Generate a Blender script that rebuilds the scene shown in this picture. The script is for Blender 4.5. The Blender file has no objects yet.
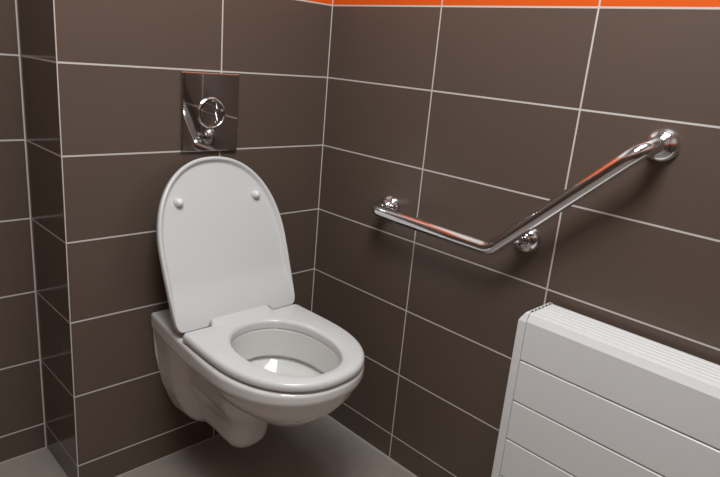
import bpy, bmesh, math
import numpy as np
from mathutils import Vector, Matrix

scene = bpy.context.scene
COL = scene.collection
scene.view_settings.view_transform = 'Standard'
scene.view_settings.look = 'None'
scene.view_settings.exposure = 0.0
scene.view_settings.gamma = 1.0


# ------------------------------------------------------------------ colours
def s2l(c):
    c = c / 255.0
    return c / 12.92 if c <= 0.04045 else ((c + 0.055) / 1.055) ** 2.4


def rgb(r, g, b):
    return (s2l(r), s2l(g), s2l(b), 1.0)


# ------------------------------------------------------------------ materials
class NT:
    """small helper for building node trees"""

    def __init__(self, name):
        self.m = bpy.data.materials.new(name)
        self.m.use_nodes = True
        self.t = self.m.node_tree
        self.t.nodes.clear()
        self.out = self.t.nodes.new('ShaderNodeOutputMaterial')
        self.b = self.t.nodes.new('ShaderNodeBsdfPrincipled')
        self.t.links.new(self.b.outputs[0], self.out.inputs[0])

    def n(self, kind, **kw):
        nd = self.t.nodes.new(kind)
        for k, v in kw.items():
            setattr(nd, k, v)
        return nd

    def put(self, sock, v):
        if isinstance(v, bpy.types.NodeSocket):
            self.t.links.new(v, sock)
        else:
            sock.default_value = v

    def math(self, op, a, b=0.0, clamp=False):
        nd = self.n('ShaderNodeMath', operation=op, use_clamp=clamp)
        self.put(nd.inputs[0], a)
        self.put(nd.inputs[1], b)
        return nd.outputs[0]

    def mix(self, f, a, b):
        nd = self.n('ShaderNodeMix', data_type='RGBA')
        self.put(nd.inputs['Factor'], f)
        self.put(nd.inputs[6], a)
        self.put(nd.inputs[7], b)
        return nd.outputs[2]

    def noise(self, vec, scale, detail=3.0):
        nd = self.n('ShaderNodeTexNoise')
        self.put(nd.inputs['Vector'], vec)
        nd.inputs['Scale'].default_value = scale
        nd.inputs['Detail'].default_value = detail
        return nd.outputs[0]


def plain(name, col, rough, metal=0.0, coat=0.0, mottling=0.03, spec=0.5):
    k = NT(name)
    tc = k.n('ShaderNodeTexCoord')
    nz = k.noise(tc.outputs['Object'], 9.0)
    dark = tuple(c * (1 - mottling) for c in col[:3]) + (1.0,)
    lite = tuple(min(1, c * (1 + mottling)) for c in col[:3]) + (1.0,)
    k.put(k.b.inputs['Base Color'], k.mix(nz, dark, lite))
    k.b.inputs['Roughness'].default_value = rough
    k.b.inputs['Metallic'].default_value = metal
    k.b.inputs['Coat Weight'].default_value = coat
    k.b.inputs['Coat Roughness'].default_value = 0.05
    k.b.inputs['Specular IOR Level'].default_value = spec
    return k.m


FLOOR_OFF = 0.073           # height of the cut bottom course of wall tiles
TILE_H, TILE_W = 0.2, 0.399
FLOOR_Z = -0.007            # finished floor
ORANGE_Z = FLOOR_OFF + 6 * TILE_H


def tile_mat(name, axis, u0, brown, orange, grout_w=0.0039, corner_lines=(), rough=0.3):
    """brown wall tiles, orange above; u runs along 'X' or 'Y' of the wall object"""
    k = NT(name)
    tc = k.n('ShaderNodeTexCoord')
    sp = k.n('ShaderNodeSeparateXYZ')
    k.put(sp.inputs[0], tc.outputs['Object'])
    u = sp.outputs[axis]
    z = sp.outputs['Z']

    def line(c, c0, period, w):
        f = k.math('FRACT', k.math('DIVIDE', k.math('SUBTRACT', c, c0), period))
        d = k.math('ABSOLUTE', k.math('SUBTRACT', f, 0.5))        # 0.5 on the joint
        return k.math('GREATER_THAN', d, 0.5 - 0.5 * w / period)

    g = k.math('MAXIMUM', line(u, u0, TILE_W, grout_w), line(z, FLOOR_OFF, TILE_H, grout_w))
    for c in corner_lines:
        d = k.math('ABSOLUTE', k.math('SUBTRACT', u, c))
        g = k.math('MAXIMUM', g, k.math('LESS_THAN', d, grout_w * 0.55))
    g = k.math('MAXIMUM', g, k.math('LESS_THAN', z, FLOOR_Z + 0.003))
    n1 = k.noise(tc.outputs['Object'], 3.0, 2.0)
    n2 = k.noise(tc.outputs['Object'], 220.0, 2.0)
    # a slightly different tone for each tile
    iu = k.math('FLOOR', k.math('DIVIDE', k.math('SUBTRACT', u, u0), TILE_W))
    iz = k.math('FLOOR', k.math('DIVIDE', k.math('SUBTRACT', z, FLOOR_OFF), TILE_H))
    cmb = k.n('ShaderNodeCombineXYZ')
    k.put(cmb.inputs[0], iu)
    k.put(cmb.inputs[1], iz)
    wn = k.n('ShaderNodeTexWhiteNoise', noise_dimensions='3D')
    k.put(wn.inputs['Vector'], cmb.outputs[0])
    tone = k.math('ADD', k.math('MULTIPLY', wn.outputs['Value'], 0.5), k.math('MULTIPLY', n1, 0.5))
    dk = tuple(c * 0.95 for c in brown[:3]) + (1,)
    lt = tuple(c * 1.05 for c in brown[:3]) + (1,)
    tile = k.mix(tone, dk, lt)
    tile = k.mix(k.math('GREATER_THAN', z, ORANGE_Z), tile, orange)
    tile = k.mix(k.math('GREATER_THAN', z, ORANGE_Z + TILE_H), tile, rgb(214, 210, 204))
    colr = k.mix(g, tile, rgb(205, 199, 194))
    k.put(k.b.inputs['Base Color'], colr)
    k.put(k.b.inputs['Roughness'], k.math('ADD', k.math('MULTIPLY', g, 0.5), k.math('ADD', rough, k.math('MULTIPLY', n1, 0.06))))
    k.b.inputs['Specular IOR Level'].default_value = 0.42
    bp = k.n('ShaderNodeBump')
    bp.inputs['Strength'].default_value = 0.25
    bp.inputs['Distance'].default_value = 0.0015
    k.put(bp.inputs['Height'], k.math('ADD', k.math('SUBTRACT', 1.0, g), k.math('MULTIPLY', n2, 0.04)))
    k.put(k.b.inputs['Normal'], bp.outputs[0])
    return k.m


def floor_mat():
    k = NT('floor_tile')
    tc = k.n('ShaderNodeTexCoord')
    sp = k.n('ShaderNodeSeparateXYZ')
    k.put(sp.inputs[0], tc.outputs['Object'])

    def line(c, c0, period, w):
        f = k.math('FRACT', k.math('DIVIDE', k.math('SUBTRACT', c, c0), period))
        d = k.math('ABSOLUTE', k.math('SUBTRACT', f, 0.5))
        return k.math('GREATER_THAN', d, 0.5 - 0.5 * w / period)

    g = k.math('MAXIMUM', line(sp.outputs['X'], 0.0, 1.2, 0.004), line(sp.outputs['Y'], -0.19, 0.6, 0.004))
    n1 = k.noise(tc.outputs['Object'], 4.0, 5.0)
    n2 = k.noise(tc.outputs['Object'], 60.0, 4.0)
    t = k.math('ADD', k.math('MULTIPLY', n1, 0.7), k.math('MULTIPLY', n2, 0.3))
    base = k.mix(t, rgb(128, 118, 111), rgb(170, 160, 152))
    colr = k.mix(k.math('MULTIPLY', g, 0.35), base, rgb(175, 168, 160))
    # pale silicone line along the right wall
    edge = k.math('GREATER_THAN', sp.outputs['X'], -0.008)
    colr = k.mix(k.math('MULTIPLY', edge, 0.6), colr, rgb(170, 163, 157))
    k.put(k.b.inputs['Base Color'], colr)
    k.b.inputs['Roughness'].default_value = 0.5
    bp = k.n('ShaderNodeBump')
    bp.inputs['Strength'].default_value = 0.15
    bp.inputs['Distance'].default_value = 0.001
    k.put(bp.inputs['Height'], k.math('SUBTRACT', n2, g))
    k.put(k.b.inputs['Normal'], bp.outputs[0])
    return k.m


BROWN = rgb(95, 81, 72)
BROWN_DARK = rgb(96, 84, 76)
ORANGE = rgb(222, 92, 22)

M = {
    'ceramic': plain('glazed_ceramic', rgb(222, 221, 218), 0.10, coat=0.4, mottling=0.01),
    'seat': plain('seat_plastic', rgb(212, 213, 213), 0.22, mottling=0.01),
    'bumper': plain('bumper_plastic', rgb(236, 237, 237), 0.15, mottling=0.01),
    'chrome': plain('chrome', rgb(226, 226, 228), 0.05, metal=1.0, mottling=0.01),
    'plate': plain('polished_plate', rgb(196, 194, 194), 0.03, metal=1.0, mottling=0.01),
    'radiator': plain('radiator_enamel', rgb(226, 227, 226), 0.32, mottling=0.01),
    'slot': plain('radiator_gap', rgb(70, 70, 70), 0.7),
    'paint': plain('white_paint', rgb(225, 223, 218), 0.8),
}


def water_mat():
    k = NT('bowl_water')
    k.b.inputs['Base Color'].default_value = (0.9, 0.95, 0.95, 1)
    k.b.inputs['Transmission Weight'].default_value = 1.0
    k.b.inputs['IOR'].default_value = 1.33
    k.b.inputs['Roughness'].default_value = 0.0
    tc = k.n('ShaderNodeTexCoord')
    bp = k.n('ShaderNodeBump')
    bp.inputs['Strength'].default_value = 0.25
    bp.inputs['Distance'].default_value = 0.004
    k.put(bp.inputs['Height'], k.noise(tc.outputs['Object'], 30.0))
    k.put(k.b.inputs['Normal'], bp.outputs[0])
    return k.m


M['water'] = water_mat()


# ------------------------------------------------------------------ object helpers
def link(name, mesh, mat, parent=None, smooth=True):
    o = bpy.data.objects.new(name, mesh)
    COL.objects.link(o)
    if mat:
        for mm in (mat if isinstance(mat, (list, tuple)) else [mat]):
            mesh.materials.append(mm)
    if smooth:
        for p in mesh.polygons:
            p.use_smooth = True
    if parent is not None:
        # geometry is authored in world space: bring it into the parent's frame
        root = parent
        off = Vector((0, 0, 0))
        while root is not None:
            off += root.location
            root = root.parent
        mesh.transform(Matrix.Translation(-off))
        o.parent = parent
    return o


def from_bm(name, bm, mat, parent=None, smooth=True, sharp=None):
    bmesh.ops.recalc_face_normals(bm, faces=bm.faces[:])
    me = bpy.data.meshes.new(name)
    bm.to_mesh(me)
    bm.free()
    o = link(name, me, mat, parent, smooth)
    if sharp is not None:
        me.set_sharp_from_angle(angle=math.radians(sharp))
    return o


def thing(name, label, cat, loc):
    e = bpy.data.objects.new(name, None)
    e.empty_display_size = 0.05
    COL.objects.link(e)
    e.location = loc
    e['label'] = label
    e['category'] = cat
    return e


def struct(o):
    o['kind'] = 'structure'
    return o


def slab(name, lo, hi, mat):
    bm = bmesh.new()
    add_box(bm, lo, hi)
    return struct(from_bm(name, bm, mat, None, smooth=False))


def add_box(bm, lo, hi, bevel=0.0, seg=2, mi=0):
    r = bmesh.ops.create_cube(bm, size=1.0)
    vs = r['verts']
    for v in vs:
        v.co = Vector([lo[i] + (v.co[i] + 0.5) * (hi[i] - lo[i]) for i in range(3)])
    fs = {f for v in vs for f in v.link_faces}
    for f in fs:
        f.material_index = mi
    if bevel > 0:
        es = {e for v in vs for e in v.link_edges}
        bmesh.ops.bevel(bm, geom=list(es), offset=bevel, segments=seg, profile=0.5, affect='EDGES')


def sweep(bm, pts, rad, n=28, caps=True):
    """tube through pts (list of Vector) with a rotation minimising frame"""
    pts = [Vector(p) for p in pts]
    T = []
    for i in range(len(pts)):
        a = pts[max(0, i - 1)]
        b = pts[min(len(pts) - 1, i + 1)]
        T.append((b - a).normalized())
    ref = Vector((0, 0, 1)) if abs(T[0].z) < 0.9 else Vector((1, 0, 0))
    nrm = (ref - T[0] * ref.dot(T[0])).normalized()
    rings = []
    for i, p in enumerate(pts):
        if i:
            q = T[i - 1].rotation_difference(T[i])
            nrm = q @ nrm
            nrm = (nrm - T[i] * nrm.dot(T[i])).normalized()
        bn = T[i].cross(nrm)
        rings.append([bm.verts.new(p + rad * (math.cos(a) * nrm + math.sin(a) * bn))
                      for a in [2 * math.pi * j / n for j in range(n)]])
    for a, b in zip(rings, rings[1:]):
        for j in range(n):
            bm.faces.new((a[j], a[(j + 1) % n], b[(j + 1) % n], b[j]))
    if caps:
        bm.faces.new(rings[0][::-1])
        bm.faces.new(rings[-1])


def fillet(corners, radii, step=10):
    """polyline with rounded corners"""
    P = [Vector(c) for c in corners]
    out = [P[0]]
    for i in range(1, len(P) - 1):
        d0 = (P[i - 1] - P[i]).normalized()
        d1 = (P[i + 1] - P[i]).normalized()
        ang = d0.angle(d1)
        r = radii[i - 1]
        t = r / math.tan(ang / 2)
        c = P[i] + (d0 + d1).normalized() * (r / math.sin(ang / 2))
        a = P[i] + d0 * t - c
        b = P[i] + d1 * t - c
        tot = a.angle(b)
        for k in range(step + 1):
            s = k / step
            out.append(c + (a * math.sin((1 - s) * tot) + b * math.sin(s * tot)) / math.sin(tot))
    out.append(P[-1])
    # add points on long straights
    res = [out[0]]
    for a, b in zip(out, out[1:]):
        nseg = max(1, int((b - a).length / 0.03))
        for k in range(1, nseg + 1):
            res.append(a.lerp(b, k / nseg))
    return res


def lathe(bm, prof, origin, axis, n=40):
    """prof: (radius, height) list, revolved about axis at origin"""
    axis = Vector(axis).normalized()
    ref = Vector((0, 0, 1)) if abs(axis.z) < 0.9 else Vector((1, 0, 0))
    e1 = axis.cross(ref).normalized()
    e2 = axis.cross(e1)
    o = Vector(origin)
    rings = []
    for r, h in prof:
        if r < 1e-6:
            rings.append([bm.verts.new(o + axis * h)])
        else:
            rings.append([bm.verts.new(o + axis * h + r * (math.cos(a) * e1 + math.sin(a) * e2))
                          for a in [2 * math.pi * j / n for j in range(n)]])
    for a, b in zip(rings, rings[1:]):
        if len(a) == 1 and len(b) == 1:
            continue
        for j in range(n):
            k = (j + 1) % n
            if len(a) == 1:
                bm.faces.new((a[0], b[k], b[j]))
            elif len(b) == 1:
                bm.faces.new((a[j], a[k], b[0]))
            else:
                bm.faces.new((a[j], a[k], b[k], b[j]))


# ------------------------------------------------------------------ the room
W = 0.759        # the boxed-out back wall runs from the corner (x=0) to x=-W
D = 0.240        # depth of the recess left of it
LEFT, FRONT, CEIL = -1.95, -2.35, 2.55
J = -0.3634      # vertical joint on the back wall

m_back = tile_mat('wall_tile_back', 'X', -W, BROWN, ORANGE, corner_lines=(0.0, -W))
m_right = tile_mat('wall_tile_right', 'Y', 0.0, BROWN, ORANGE, corner_lines=(0.0,), rough=0.32)
m_rec = tile_mat('wall_tile_recess', 'X', -W - 0.2 + 0.199, BROWN, ORANGE, corner_lines=(-W,))
m_side = tile_mat('wall_tile_return', 'Y', 0.30, BROWN_DARK, ORANGE, corner_lines=(0.0, D), rough=0.12)
m_left = tile_mat('wall_tile_left', 'Y', 0.0, BROWN, ORANGE)
m_front = tile_mat('wall_tile_front', 'X', 0.0, BROWN, ORANGE)

# back wall: the boxed-out block (its front is the back wall, its left side the return)
bm = bmesh.new()
add_box(bm, (-W, 0, FLOOR_Z), (0.12, D + 0.1, CEIL))
for f in bm.faces:
    f.material_index = 1 if f.normal.x < -0.9 else 0
bmesh.ops.recalc_face_normals(bm, faces=bm.faces[:])
for f in bm.faces:
    f.material_index = 1 if f.normal.x < -0.9 else 0
struct(from_bm('wall_back', bm, [m_back, m_side], None, smooth=False))
slab('wall_recess', (LEFT - 0.1, D, FLOOR_Z), (-W, D + 0.1, CEIL), m_rec)
slab('wall_right', (0, FRONT - 0.1, FLOOR_Z), (0.12, 0, CEIL), m_right)
slab('wall_left', (LEFT - 0.1, FRONT - 0.1, FLOOR_Z), (LEFT, D, CEIL), m_left)
slab('wall_front', (LEFT, FRONT - 0.1, FLOOR_Z), (0, FRONT, CEIL), m_front)
slab('floor', (LEFT - 0.1, FRONT - 0.1, FLOOR_Z - 0.1), (0.12, D + 0.1, FLOOR_Z), floor_mat())
slab('ceiling', (LEFT - 0.1, FRONT - 0.1, CEIL), (0.12, D + 0.1, CEIL + 0.1), M['paint'])


# ------------------------------------------------------------------ signed-distance modelling (for the ceramic bowl)
def poly_sdf(poly, X, Y):
    """signed distance to a closed polygon, negative inside (X, Y arrays)"""
    d2 = np.full(X.shape, 1e9)
    ins = np.zeros(X.shape, bool)
    n = len(poly)
    for i in range(n):
        ax, ay = poly[i]
        bx, by = poly[(i + 1) % n]
        ex, ey = bx - ax, by - ay
        wx, wy = X - ax, Y - ay
        t = np.clip((wx * ex + wy * ey) / (ex * ex + ey * ey + 1e-12), 0, 1)
        d2 = np.minimum(d2, (wx - ex * t) ** 2 + (wy - ey * t) ** 2)
        cond = ((ay <= Y) & (by > Y)) | ((by <= Y) & (ay > Y))
        if abs(ey) > 1e-12:
            xin = ax + (Y - ay) * ex / ey
            ins ^= cond & (X < xin)
    d = np.sqrt(d2)
    return np.where(ins, -d, d)


def smin(a, b, k):
    h = np.clip(0.5 + 0.5 * (b - a) / k, 0, 1)
    return b * (1 - h) + a * h - k * h * (1 - h)


def smax(a, b, k):
    return -smin(-a, -b, k)


def surface_nets(F, org, h):
    nx, ny, nz = F.shape
    ins = F < 0
    cs = (nx - 1, ny - 1, nz - 1)
    acc = np.zeros(cs + (3,))
    cnt = np.zeros(cs)
    corner = lambda A, i, j, k: A[i:i + nx - 1, j:j + ny - 1, k:k + nz - 1]
    for ax in range(3):
        for a in (0, 1):
            for b in (0, 1):
                o0 = [0, 0, 0]
                o0[(ax + 1) % 3] = a
                o0[(ax + 2) % 3] = b
                o1 = list(o0)
                o1[ax] = 1
                f0, f1 = corner(F, *o0), corner(F, *o1)
                m = (f0 < 0) != (f1 < 0)
                t = np.where(m, f0 / np.where(m, f0 - f1, 1), 0)
                for c in range(3):
                    acc[..., c] += np.where(m, (t if c == ax else o0[c]), 0)
                cnt += m
    act = cnt > 0
    idx = np.full(cs, -1, np.int64)
    idx[act] = np.arange(act.sum())
    cell = np.argwhere(act)
    V = (cell + acc[act] / cnt[act][:, None]) * h + np.array(org)
    Q = []
    for ax in range(3):
        u, v = (ax + 1) % 3, (ax + 2) % 3
        sl0 = [slice(None)] * 3
        sl1 = [slice(None)] * 3
        sl0[ax] = slice(0, -1)
        sl1[ax] = slice(1, None)
        m = ins[tuple(sl0)] != ins[tuple(sl1)]
        e = np.argwhere(m)
        ok = (e[:, u] > 0) & (e[:, v] > 0) & (e[:, u] < cs[u]) & (e[:, v] < cs[v])
        e = e[ok]
        inside0 = ins[e[:, 0], e[:, 1], e[:, 2]]

        def g(du, dv):
            q = e.copy()
            q[:, u] -= du
            q[:, v] -= dv
            return idx[q[:, 0], q[:, 1], q[:, 2]]
        q = np.stack([g(1, 1), g(0, 1), g(0, 0), g(1, 0)], 1)
        q[~inside0] = q[~inside0][:, ::-1]
        Q.append(q)
    Q = np.concatenate(Q)
    # Laplacian smoothing
    for lam in (0.5, -0.52) * 4:
        S = np.zeros_like(V)
        C = np.zeros(len(V))
        for i in range(4):
            a, b = Q[:, i], Q[:, (i + 1) % 4]
            np.add.at(S, a, V[b]); np.add.at(C, a, 1)
            np.add.at(S, b, V[a]); np.add.at(C, b, 1)
        V = V + lam * (S / np.maximum(C, 1)[:, None] - V)
    return V, Q


# ------------------------------------------------------------------ the toilet
CX = -0.405
RIM_Z = 0.455       # top of the ceramic rim
SEAT_B, SEAT_T = 0.459, 0.479

toilet = thing('toilet', 'white wall-hung toilet with raised lid and lowered seat on the brown tiled back wall', 'toilet', (CX, 0, 0.10))


def to_world(p):          # local (x across, y out from the wall, z up)
    return (CX + p[0], -p[1], p[2])


def outline(hw0, hwm, ym, yf, nfront=60, back=0.0, ex=2.0):
    """half outline: from the wall along the side to the front; returns a closed polygon"""
    pts = []
    for i in range(24):
        t = i / 24
        y = back + (ym - back) * t
        s = math.sin(t * math.pi / 2)
        pts.append((hw0 + (hwm - hw0) * s, y))
    for i in range(nfront + 1):
        a = math.pi / 2 * i / nfront
        pts.append((hwm * math.cos(a) ** (2 / ex), ym + (yf - ym) * math.sin(a) ** (2 / ex)))
    return pts + [(-x, y) for x, y in pts[-2::-1]]


def egg(hw, y0, y1, n=96, cy=None, ex=2.15):
    cy = cy if cy is not None else y0 + (y1 - y0) * 0.46
    out = []
    for i in range(n):
        a = 2 * math.pi * i / n
        c, s = math.cos(a), math.sin(a)
        x = hw * math.copysign(abs(c) ** (2 / ex), c)
        b = (y1 - cy) if s > 0 else (cy - y0)
        out.append((x, cy + b * math.copysign(abs(s) ** (2 / ex), s)))
    return out


def build_bowl():
    h = 0.0036
    xs = np.arange(-0.2016, 0.2017, h)
    ys = np.arange(-0.0036 * 2, 0.606, h)
    zs = np.arange(0.078, 0.47, h)
    X, Y = np.meshgrid(xs, ys, indexing='ij')
    X3, Y3, Z3 = np.meshgrid(xs, ys, zs, indexing='ij')
    # rim slab
    rim2 = poly_sdf(outline(0.152, 0.1795, 0.335, 0.565, ex=2.24), X, Y)[:, :, None]
    r = 0.008
    dx = np.maximum(rim2 + r, 0)
    hz_ = 0.0235 - 0.009 * np.clip((Y3 - 0.25) / 0.3, 0, 1)
    rz = np.abs(Z3 - (RIM_Z - hz_)) - hz_ + r
    dz = np.maximum(rz, 0)
    rim = np.sqrt(dx ** 2 + dz ** 2) + np.minimum(np.maximum(rim2 + r, rz), 0) - r
    # front bowl, an egg section shrinking downwards
    bowl2 = poly_sdf(egg(0.1785, 0.06, 0.5645, cy=0.335, ex=2.24), X, Y)[:, :, None]
    t = np.clip((0.432 - Z3) / 0.147, 0, 1.3)
    inset = 0.172 * (1 - np.power(np.maximum(1 - np.power(t, 1.6), 0), 1 / 1.6))
    bowl = bowl2 + inset
    bowl = np.maximum(bowl * 0.72, Z3 - 0.445)
    bowl = smax(bowl, 0.287 - Z3, 0.02)
    # back plate (shield) against the wall
    shield = [(0.142, 0.43), (0.142, 0.40), (0.140, 0.37), (0.135, 0.32), (0.130, 0.275), (0.120, 0.23), (0.104, 0.19),
              (0.086, 0.157), (0.066, 0.133), (0.042, 0.116), (0.018, 0.109)]
    shield = shield + [(-x, z) for x, z in shield[::-1]]
    XX, ZZ = np.meshgrid(xs, zs, indexing='ij')
    sh2 = poly_sdf(shield, XX, ZZ)[:, None, :]
    plate = smax(sh2 + 0.10 * np.maximum(Y3 - 0.01, 0), Y3 - 0.075, 0.025)
    # trap / foot under the bowl
    zc = 0.30
    tw = 0.056 + 0.016 * np.clip(1 - Y3 / 0.16, 0, 1) + 0.10 * np.clip(Z3 - 0.2, 0, 0.3)
    qx = np.abs(X3) - (tw - 0.05)
    qy = np.abs(Y3 - 0.10) - (0.173 - 0.05 + 0.25 * np.clip(Z3 - 0.13, 0, 0.3))
    zb = 0.136 - 0.10 * np.clip(Y3, 0, 0.2)
    qz = np.abs(Z3 - (zb + 0.42) / 2) - ((0.42 - zb) / 2 - 0.05)
    trap = np.sqrt(np.maximum(qx, 0) ** 2 + np.maximum(qy, 0) ** 2 + np.maximum(qz, 0) ** 2) + np.minimum(np.maximum(np.maximum(qx, qy), qz), 0) - 0.05
    # neck: the hollow flank between plate and bowl
    nx_ = np.abs(X3) - (0.082 + 0.10 * np.clip(Z3 - 0.25, -0.1, 0.2))
    ny_ = np.abs(Y3 - 0.13) - 0.17
    nz_ = np.abs(Z3 - 0.33) - 0.09
    rr = 0.05
    neck = np.sqrt(np.maximum(nx_ + rr, 0) ** 2 + np.maximum(ny_ + rr, 0) ** 2 + np.maximum(nz_ + rr, 0) ** 2) + np.minimum(np.maximum(np.maximum(nx_, ny_), nz_) + rr, 0) - rr
    body = smin(trap, neck, 0.06)
    body = smin(body, bowl, 0.035)
    body = smin(body, plate, 0.04)
    outer = smin(body, rim, 0.007 + 0.012 * np.clip((Y3 - 0.30) / 0.22, 0, 1))
    # hollow
    hole = [(x - 0.005, y) for x, y in egg(0.112, 0.238, 0.534, cy=0.378)]
    h2 = poly_sdf(hole, X, Y)[:, :, None]
    shaft = np.maximum(h2, 0.362 - Z3)
    tt = np.clip((0.382 - Z3) / 0.13, 0, 1.2)
    cav = np.maximum(h2 - 0.020 + 0.150 * tt ** 1.3, Z3 - 0.376)
    cav = np.maximum(cav, 0.302 - Z3)
    cav = np.maximum(cav, body + 0.014)
    hollow = np.minimum(shaft, cav)
    F = smax(outer, -hollow, 0.006)
    F = np.maximum(F, 0.0005 - Y3)
    V, Q = surface_nets(F, (xs[0], ys[0], zs[0]), h)
    V[:, 1] = np.maximum(V[:, 1], 0.0005)
    Wd = np.stack([CX + V[:, 0], -V[:, 1], V[:, 2]], 1)
    me = bpy.data.meshes.new('bowl')
    me.from_pydata([tuple(v) for v in Wd.tolist()], [], [tuple(q) for q in Q.tolist()])
    me.update()
    bmx = bmesh.new()
    bmx.from_mesh(me)
    bmesh.ops.recalc_face_normals(bmx, faces=bmx.faces[:])
    bmx.to_mesh(me)
    bmx.free()
    return link('bowl', me, M['ceramic'], toilet)


bowl = build_bowl()
bowl['label'] = 'glossy white ceramic pan'

# thin sound-damping gasket between pan and tiles
bm = bmesh.new()
gs = [(0.148, 0.42), (0.140, 0.33), (0.122, 0.24), (0.086, 0.16), (0.04, 0.112)]
gs = gs + [(-x, z) for x, z in gs[::-1]]
ga = [bm.verts.new(to_world((x, 0.0, z))) for x, z in gs]
gb = [bm.verts.new(to_world((x, 0.0015, z))) for x, z in gs]
bm.faces.new(ga)
bm.faces.new(gb[::-1])
for i in range(len(ga)):
    k = (i + 1) % len(ga)
    bm.faces.new((ga[i], gb[i], gb[k], ga[k]))
from_bm('wall_mount_gasket', bm, M['bumper'], toilet, smooth=False)

# water in the bottom of the pan
bm = bmesh.new()
ring = [bm.verts.new(to_world((x, y, 0.314))) for x, y in egg(0.080, 0.285, 0.450, cy=0.36)]
low = [bm.verts.new(to_world((x * 0.82, 0.36 + (y - 0.36) * 0.82, 0.3035))) for x, y in egg(0.080, 0.285, 0.450, cy=0.36)]
bm.faces.new(ring)
bm.faces.new(low[::-1])
for i in range(len(ring)):
    k = (i + 1) % len(ring)
    bm.faces.new((ring[i], low[i], low[k], ring[k]))
from_bm('water', bm, M['water'], toilet, smooth=False)


# --- seat ring
def ray_hit(poly, c, ang):
    dx, dy = math.cos(ang), math.sin(ang)
    best = None
    n = len(poly)
    for i in range(n):
        ax, ay = poly[i]
        bx, by = poly[(i + 1) % n]
        ex, ey = bx - ax, by - ay
        den = dx * ey - dy * ex
        if abs(den) < 1e-12:
            continue
        t = ((ax - c[0]) * ey - (ay - c[1]) * ex) / den
        s = ((ax - c[0]) * dy - (ay - c[1]) * dx) / den
        if t > 0 and -1e-9 <= s <= 1 + 1e-9 and (best is None or t > best):
            best = t
    return best


def build_seat():
    half = [(0.0, 0.160), (0.080, 0.160), (0.0845, 0.162), (0.087, 0.167), (0.0895, 0.193), (0.094, 0.1975),
            (0.162, 0.1975), (0.168, 0.199), (0.1715, 0.204), (0.173, 0.211)]
    o2 = outline(0.173, 0.177, 0.34, 0.571, back=0.225, ex=2.28)
    nh = len(o2) // 2 + 1
    half = half + o2[:nh]
    outer = half + [(-x, y) for x, y in half[-2:0:-1]]
    inner = [(x - 0.005, y) for x, y in egg(0.111, 0.239, 0.533, n=160, cy=0.378)]
    c = (0.0, 0.372)
    N = 360
    angs = [2 * math.pi * i / N for i in range(N)]
    bm = bmesh.new()
    rings = []
    for a in angs:
        Ro, Ri = ray_hit(outer, c, a), ray_hit(inner, c, a)
        T, B = SEAT_T, SEAT_B
        # (distance inside the outer edge / outside the inner edge, height)
        pr = []
        for k in range(5):          # outer lower round
            q = math.pi / 2 * k / 4
            pr.append((Ro - 0.005 * (1 - math.sin(q)), B + 0.005 * (1 - math.cos(q))))
        for k in range(7):          # outer upper round
            q = math.pi / 2 * k / 6
            pr.append((Ro - 0.011 * (1 - math.cos(q)), T - 0.011 * (1 - math.sin(q))))
        for s in (0.25, 0.5, 0.75):
            r = (Ro - 0.011) * (1 - s) + (Ri + 0.011) * s
            pr.append((r, T + 0.0015 * math.sin(math.pi * s)))
        for k in range(7):          # inner upper round
            q = math.pi / 2 * k / 6
            pr.append((Ri + 0.011 * (1 - math.sin(q)), T - 0.010 * (1 - math.cos(q))))
        pr.append((Ri + 0.0006, RIM_Z + 0.0006))
        pr.append((Ri + 0.008, RIM_Z + 0.0006))
        pr.append((Ri + 0.010, B))
        ring = []
        for r, z in pr:
            x, y = c[0] + r * math.cos(a), c[1] + r * math.sin(a)
            if z > T - 0.012:       # the tongue between the hinges rises towards the lid
                up_ = min(1.0, max(0.0, (0.218 - y) / 0.035)) * min(1.0, max(0.0, (0.094 - abs(x)) / 0.012))
                z += 0.010 * up_ * up_ * (3 - 2 * up_)
            ring.append(bm.verts.new(to_world((x, y, z))))
        rings.append(ring)
    n = len(rings[0])
    for i in range(N):
        A, Bq = rings[i], rings[(i + 1) % N]
        for j in range(n):
            k = (j + 1) % n
            bm.faces.new((A[j], Bq[j], Bq[k], A[k]))
    return from_bm('seat', bm, M['seat'], toilet, sharp=60)


seat = build_seat()
seat['label'] = 'white lowered seat ring'

# --- small feet under the seat ring
for sx in (-1, 1):
    bm = bmesh.new()
    lathe(bm, [(0, 0), (0.008, 0), (0.0085, 0.004), (0.008, 0.0065), (0, 0.0065)], to_world((sx * 0.142, 0.40, RIM_Z - 0.001)), (0, 0, 1), 20)
    from_bm('seat_bumper', bm, M['bumper'], seat)

# --- hinges behind the lid
for sx in (-1, 1):
    bm = bmesh.new()
    p0, p1 = to_world((sx * 0.094, 0.158, 0.471)), to_world((sx * 0.160, 0.158, 0.471))
    d = Vector(p1) - Vector(p0)
    L = d.length
    lathe(bm, [(0, 0), (0.007, 0), (0.009, 0.002), (0.009, L - 0.002), (0.007, L), (0, L)], p0, d, 24)
    lathe(bm, [(0, 0), (0.013, 0), (0.013, 0.010), (0.009, 0.014), (0, 0.014)], to_world((sx * 0.127, 0.158, RIM_Z - 0.001)), (0, 0, 1), 24)
    from_bm('hinge', bm, M['seat'], toilet)

# --- lid
LY, LZ, TILT = 0.190, 0.482, 0.375


def lid_pt(x, t, d):
    """x across, t up the lid, d out of its inner face (towards the room)"""
    ct, st = math.cos(TILT), math.sin(TILT)
    # the lid leans back: going up moves towards the wall
    return to_world((x, LY - t * st + d * ct, LZ + t * ct + d * st))


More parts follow.
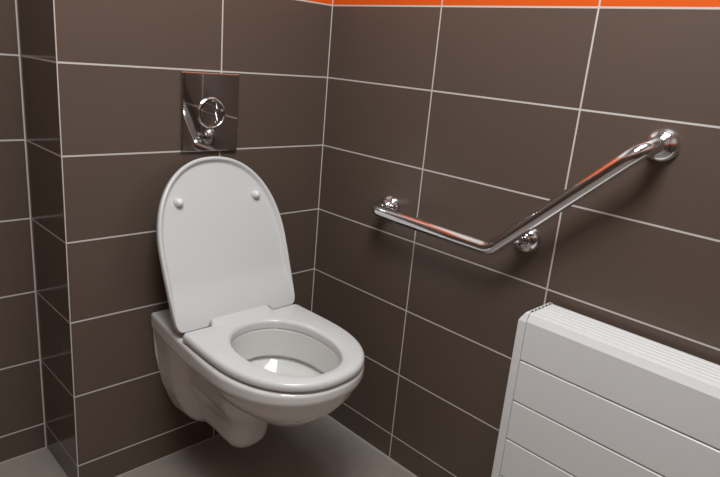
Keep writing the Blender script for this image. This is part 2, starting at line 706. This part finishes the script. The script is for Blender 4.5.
def lid_outline():
    side = [(0.0, 0.001), (0.080, 0.001), (0.0855, 0.0002), (0.0880, -0.0015), (0.0905, -0.0050), (0.0945, -0.008), (0.101, -0.009),
            (0.160, -0.009), (0.1675, -0.007), (0.1735, -0.001), (0.1770, 0.008), (0.1785, 0.022), (0.1815, 0.08), (0.1832, 0.13)]
    cy, top, hw = 0.175, 0.4110, 0.1835
    ex = 2.2
    n = 60
    arc = []
    for i in range(1, n + 1):
        a = math.pi / 2 * i / n
        arc.append((hw * math.cos(a) ** (2 / ex), cy + (top - cy) * math.sin(a) ** (2 / ex)))
    half = side + [(0.1835, 0.155)] + arc
    full = half + [(-x, y) for x, y in half[-2:0:-1]]
    # resample evenly
    P = np.array(full + [full[0]])
    seg = np.r_[0, np.cumsum(np.hypot(*np.diff(P, axis=0).T))]
    u = np.linspace(0, seg[-1], 421)[:-1]
    return np.stack([np.interp(u, seg, P[:, 0]), np.interp(u, seg, P[:, 1])], 1)


def build_lid():
    P = lid_outline()
    Tn = np.roll(P, -1, 0) - np.roll(P, 1, 0)
    Tn /= np.hypot(Tn[:, 0], Tn[:, 1])[:, None]
    Nn = np.stack([-Tn[:, 1], Tn[:, 0]], 1)      # inward for counter-clockwise
    area = 0.5 * np.sum(P[:, 0] * np.roll(P[:, 1], -1) - np.roll(P[:, 0], -1) * P[:, 1])
    if area < 0:
        Nn = -Nn
    # smooth the normals so that offsets do not cross
    for _ in range(6):
        Nn = (np.roll(Nn, 1, 0) + Nn * 2 + np.roll(Nn, -1, 0))
        Nn /= np.hypot(Nn[:, 0], Nn[:, 1])[:, None]
    bm = bmesh.new()
    prof = [(0.010, -0.021), (0.006, -0.0205), (0.0025, -0.0185), (0.0005, -0.014), (0.0, -0.007), (0.0004, -0.0025), (0.0018, -0.0006),
            (0.004, 0.0), (0.0070, -0.0002), (0.0086, -0.0012), (0.0105, -0.0050), (0.0125, -0.0090), (0.0150, -0.0108), (0.019, -0.0112)]
    rings = []
    for off, d in prof:
        ring = []
        for p, nn in zip(P, Nn):
            lip = min(1.0, max(0.0, (p[1] - 0.012) / 0.10))
            lip = lip * lip * (3 - 2 * lip)
            sc = 0.35 + 0.65 * lip
            if off < 0.0045 and d > -0.008:
                eff = off * sc
            elif d < -0.008:
                eff = off * (0.25 + 0.75 * lip)
            else:
                eff = off * lip + (0.002 + 0.05 * off) * (1 - lip)
            q = p + nn * eff
            dd = (d * sc if d > -0.006 else d) if off < 0.0035 else (d * lip if d > -0.0118 else d)
            ring.append(bm.verts.new(lid_pt(q[0], q[1], dd)))
        rings.append(ring)
    n = len(P)
    for A, B in zip(rings, rings[1:]):
        for j in range(n):
            k = (j + 1) % n
            bm.faces.new((A[j], A[k], B[k], B[j]))

    def cap(ring, d, flip):
        # level strips between mirrored left and right points; one flat face along the foot
        i0 = next(i for i in range(n // 2) if P[i, 0] > 0.15 and P[i, 1] > 0.006)
        foot = [ring[k % n] for k in range(-i0, i0 + 1)]
        faces = [foot]
        for i in range(i0, n // 2):
            q = [ring[i], ring[i + 1], ring[(n - i - 1) % n], ring[(n - i) % n]]
            q = [v for k, v in enumerate(q) if v not in q[:k]]
            if len(q) >= 3:
                faces.append(q)
        for k, q in enumerate(faces):
            f = bm.faces.new(q if not flip else q[::-1])
            if k == 0:
                bmesh.ops.triangulate(bm, faces=[f], ngon_method='EAR_CLIP')
    cap(rings[0], -0.021, True)
    cap(rings[-1], -0.006, False)
    return from_bm('lid', bm, M['seat'], toilet, sharp=50)


lid = build_lid()
lid['label'] = 'white rounded lid standing open against the wall'

nrm = Vector(lid_pt(0, 0, 1)) - Vector(lid_pt(0, 0, 0))
for sx in (-1, 1):
    bm = bmesh.new()
    lathe(bm, [(0, -0.012), (0.0115, -0.012), (0.0105, -0.002), (0.0090, 0.003), (0.0085, 0.005), (0.0065, 0.0075), (0.003, 0.0085), (0, 0.0087)],
          lid_pt(sx * 0.1125, 0.303, -0.001), nrm, 28)
    from_bm('lid_bumper', bm, M['bumper'], lid)


# ------------------------------------------------------------------ flush plate
PX, PZ = -0.394, 0.970
plate_t = thing('flush_plate', 'chrome rectangular flush plate with round button on the wall above the toilet', 'flush plate', (PX, 0, 0.872))
bm = bmesh.new()
add_box(bm, (PX - 0.080, -0.010, 0.871), (PX + 0.080, 0.0, 1.069), bevel=0.003, seg=3)
from_bm('plate', bm, M['plate'], plate_t, smooth=False)
bm = bmesh.new()
lathe(bm, [(0.0330, 0.0), (0.0335, 0.004), (0.0355, 0.0065), (0.0375, 0.0065), (0.0395, 0.004), (0.0400, 0.0)], (PX, -0.0095, PZ), (0, -1, 0), 64)
from_bm('button_ring', bm, M['chrome'], plate_t)


def button_part(name, zlo, zhi, tilt):
    """one segment of the round dual button, gently dished"""
    R = 0.0328
    bm = bmesh.new()
    n = 28
    cols = []
    m = 10
    rows = []
    for j in range(m + 1):
        z = zlo + (zhi - zlo) * j / m
        hw = math.sqrt(max(R * R - z * z, 0.0)) if abs(z) < R else 0.0
        row = []
        for i in range(n + 1):
            x = hw * (2 * i / n - 1)
            dish = 0.0032 * ((x * x + z * z) / (R * R)) + tilt * (z - zlo if tilt > 0 else z - zhi)
            row.append(bm.verts.new((PX + x, -0.0108 - dish, PZ + z)))
        rows.append(row)
    for a, b in zip(rows, rows[1:]):
        for i in range(n):
            try:
                bm.faces.new((a[i], a[i + 1], b[i + 1], b[i]))
            except ValueError:
                pass
    bmesh.ops.remove_doubles(bm, verts=bm.verts[:], dist=1e-6)
    r = bmesh.ops.extrude_face_region(bm, geom=bm.faces[:])
    for v in [g for g in r['geom'] if isinstance(g, bmesh.types.BMVert)]:
        v.co.y = -0.0092
    return from_bm(name, bm, M['plate'], plate_t, sharp=40)


button_part('small_flush_button', 0.0112, 0.0327, -0.10)
button_part('large_flush_button', -0.0327, 0.0098, 0.0)
plate_t.rotation_euler = (0.015, 0.0, -0.020)

# ------------------------------------------------------------------ grab bar
BX = -0.075
A0 = Vector((0, -0.300, 0.752))
BEND = Vector((BX, -0.682, 0.7475))
ENDW = Vector((0, -0.975, 1.027))
bar = thing('grab_bar', 'angled chrome grab bar with three round wall flanges on the right wall', 'grab bar', (0, -0.676, 0.75))
bm = bmesh.new()
path = fillet([(A0.x - 0.004, A0.y, A0.z), (BX, A0.y, A0.z), BEND, (BX, ENDW.y, ENDW.z), (ENDW.x - 0.004, ENDW.y, ENDW.z)],
              [0.034, 0.045, 0.042], 14)
sweep(bm, path, 0.0168, 36)
from_bm('rail', bm, M['chrome'], bar)
dome = [(0.0, 0.021), (0.0165, 0.021), (0.0185, 0.0205), (0.0225, 0.0185), (0.0270, 0.0150), (0.0305, 0.0105), (0.0325, 0.0055), (0.0330, 0.001), (0.0330, 0.0)]
for p in (A0, ENDW, Vector((0, -0.729, 0.773))):
    bm = bmesh.new()
    lathe(bm, dome[::-1], (0, p.y, p.z), (-1, 0, 0), 48)
    lathe(bm, [(0.0172, 0.018), (0.0185, 0.0195), (0.0185, 0.0230), (0.0172, 0.0245), (0.0155, 0.0248)], (0, p.y, p.z), (-1, 0, 0), 40)
    from_bm('wall_flange', bm, M['chrome'], bar)
bm = bmesh.new()
sweep(bm, [(-0.004, -0.729, 0.773), (-0.03, -0.729, 0.773), (BX + 0.004, -0.729, 0.786)], 0.010, 24)
from_bm('support_arm', bm, M['chrome'], bar)

# ------------------------------------------------------------------ radiator
RY0, RY1 = -0.806, -1.80
RXB, RXF = -0.014, -0.122
RZ0, RZT, RZF = 0.040, 0.652, 0.634
rad = thing('radiator', 'white flat-panel radiator with grooved front below the grab bar on the right wall', 'radiator', (-0.076, (RY0 + RY1) / 2, RZ0))
CAP = 0.0195


def end_cap(y0, y1):
    """profile in x/z with a chamfered front top edge, run from y0 to y1"""
    prof = [(RXB, RZ0), (RXF, RZ0), (RXF, RZF - 0.002), (RXF + 0.002, RZF + 0.003), (RXF + 0.006, RZT - 0.002), (RXF + 0.009, RZT), (RXB - 0.002, RZT), (RXB, RZT - 0.002)]
    bm = bmesh.new()
    s = 1 if y1 > y0 else -1
    # the outer end is bevelled off along the top
    outer_left = y0 == RY0
    cut = lambda z: 0.0115 * min(1.0, max(0.0, (z - RZF + 0.002) / (RZT - RZF)))
    a = [bm.verts.new((x, y0 + (s * cut(z) if outer_left else 0), z)) for x, z in prof]
    b = [bm.verts.new((x, y1 - (0 if outer_left else s * cut(z)), z)) for x, z in prof]
    fa, fb = bm.faces.new(a), bm.faces.new(b[::-1])
    for i in range(len(prof)):
        k = (i + 1) % len(prof)
        bm.faces.new((a[i], b[i], b[k], a[k]))
    es = list({e for f in (fa, fb) for e in f.edges})
    bmesh.ops.bevel(bm, geom=es, offset=0.0015, segments=2, profile=0.5, affect='EDGES')
    # pressed dashes where the grille bars end
    y = (y0 + y1) / 2
    return bm


for y0, y1 in ((RY0, RY0 - CAP), (RY1 + CAP, RY1)):
    c = from_bm('end_cap', end_cap(y0, y1), M['radiator'], rad, smooth=False)
    bm = bmesh.new()
    s = -1 if y0 == RY0 else 1
    ye = y1 if y0 == RY0 else y0
    for i in range(6):
        x = RXF + 0.022 + i * 0.0150
        yc = ye - s * 0.0035
        add_box(bm, (x - 0.0046, min(yc, ye + s * 0.0008), RZT - 0.004), (x + 0.0040, max(yc, ye + s * 0.0008), RZT + 0.0004))
    from_bm('slot_row', bm, M['slot'], c, smooth=False)

# front: five long flat bars parted by narrow grooves, one pressed panel
bm = bmesh.new()
grooves = [0.5435, 0.4455, 0.3485, 0.2505, 0.1530]
edges = [RZF] + grooves + [RZ0 + 0.004]
prof = []
g = 0.0011
for i, zt in enumerate(edges[:-1]):
    zb = edges[i + 1]
    if i == 0:
        prof += [(RXF + 0.014, RZT - 0.0012), (RXF + 0.0085, RZT - 0.0022), (RXF + 0.003, RZF + 0.004), (RXF + 0.001, RZF)]
    else:
        prof += [(RXF + 0.0062, zt - g), (RXF + 0.0022, zt - g - 0.0008), (RXF + 0.001, zt - g - 0.0020)]
    if i < len(edges) - 2:
        prof += [(RXF + 0.001, zb + g + 0.0020), (RXF + 0.0022, zb + g + 0.0008), (RXF + 0.0062, zb + g)]
    else:
        prof += [(RXF + 0.001, zb)]
prof += [(RXF + 0.014, edges[-1])]
yA, yB = RY0 - CAP - 0.0012, RY1 + CAP + 0.0012
a = [bm.verts.new((x, yA, z)) for x, z in prof]
b = [bm.verts.new((x, yB, z)) for x, z in prof]
bm.faces.new(a)
bm.faces.new(b[::-1])
for i in range(len(prof)):
    k = (i + 1) % len(prof)
    bm.faces.new((a[i], b[i], b[k], a[k]))
from_bm('front_panel', bm, M['radiator'], rad, sharp=20)

# top grille: long shallow ribs
bm = bmesh.new()
xs0, xs1 = RXF + 0.0150, RXB - 0.002
nr = 6
pitch = (xs1 - xs0) / nr
prof = [(xs0, RZT - 0.020)]
for i in range(nr):
    x = xs0 + i * pitch
    prof += [(x + 0.0004, RZT - 0.0028), (x + 0.0016, RZT - 0.0006), (x + 0.0030, RZT), (x + pitch - 0.0044, RZT), (x + pitch - 0.0030, RZT - 0.0006), (x + pitch - 0.0016, RZT - 0.0028)]
prof += [(xs1, RZT - 0.020)]
a = [bm.verts.new((x, yA, z)) for x, z in prof]
b = [bm.verts.new((x, yB, z)) for x, z in prof]
bm.faces.new(a)
bm.faces.new(b[::-1])
for i in range(len(prof)):
    k = (i + 1) % len(prof)
    bm.faces.new((a[i], b[i], b[k], a[k]))
from_bm('top_grille', bm, M['radiator'], rad, smooth=False)
# water panel inside and the brackets that carry it on the wall
bm = bmesh.new()
add_box(bm, (RXF + 0.020, RY1 + 0.03, RZ0 + 0.02), (RXB - 0.004, RY0 - 0.03, RZT - 0.025), bevel=0.006)
from_bm('heating_panel', bm, M['radiator'], rad, sharp=30)
for y in (RY0 - 0.15, RY1 + 0.15):
    bm = bmesh.new()
    add_box(bm, (RXB - 0.008, y - 0.015, RZ0 + 0.06), (-0.0012, y + 0.015, RZT - 0.08), bevel=0.002)
    from_bm('wall_bracket', bm, M['radiator'], rad, sharp=30)


# ------------------------------------------------------------------ lights
def area(name, loc, size, power, col=(1, 1, 1), target=None, size_y=None):
    L = bpy.data.lights.new(name, 'AREA')
    L.energy = power
    L.color = col
    L.size = size
    if size_y:
        L.shape = 'RECTANGLE'
        L.size_y = size_y
    o = bpy.data.objects.new(name, L)
    COL.objects.link(o)
    o.location = loc
    if target is not None:
        o.rotation_euler = (Vector(target) - Vector(loc)).to_track_quat('-Z', 'Y').to_euler()
    return o


area('soft_lamp', (-0.92, -1.00, 1.98), 0.42, 13.3, (0.96, 0.985, 1.0), target=(-0.30, -0.50, 0.55))
area('ceiling_lamp', (-0.75, -1.2, CEIL - 0.02), 0.8, 16.2, (0.96, 0.99, 1.0))

w = bpy.data.worlds.new('world')
scene.world = w
w.use_nodes = True
w.node_tree.nodes['Background'].inputs[0].default_value = (0.9, 0.95, 1.0, 1)
w.node_tree.nodes['Background'].inputs[1].default_value = 0.3

# ------------------------------------------------------------------ camera
cx, cy, cz = -1.2359, -1.408, 1.0639 + FLOOR_OFF
yaw, pitch, roll, fpx = 0.794, -0.2856, 0.0895, 613.28
fw = Vector((math.sin(yaw) * math.cos(pitch), math.cos(yaw) * math.cos(pitch), math.sin(pitch)))
rt = Vector((math.cos(yaw), -math.sin(yaw), 0))
up = rt.cross(fw)
r2 = rt * math.cos(roll) + up * math.sin(roll)
u2 = -rt * math.sin(roll) + up * math.cos(roll)
cam = bpy.data.cameras.new('camera')
cam.sensor_fit = 'HORIZONTAL'
cam.sensor_width = 36.0
cam.lens = fpx / 720.0 * 36.0
cam.clip_start = 0.01
co = bpy.data.objects.new('camera', cam)
COL.objects.link(co)
co.matrix_world = Matrix(((r2.x, u2.x, -fw.x, cx), (r2.y, u2.y, -fw.y, cy), (r2.z, u2.z, -fw.z, cz), (0, 0, 0, 1)))
scene.camera = co
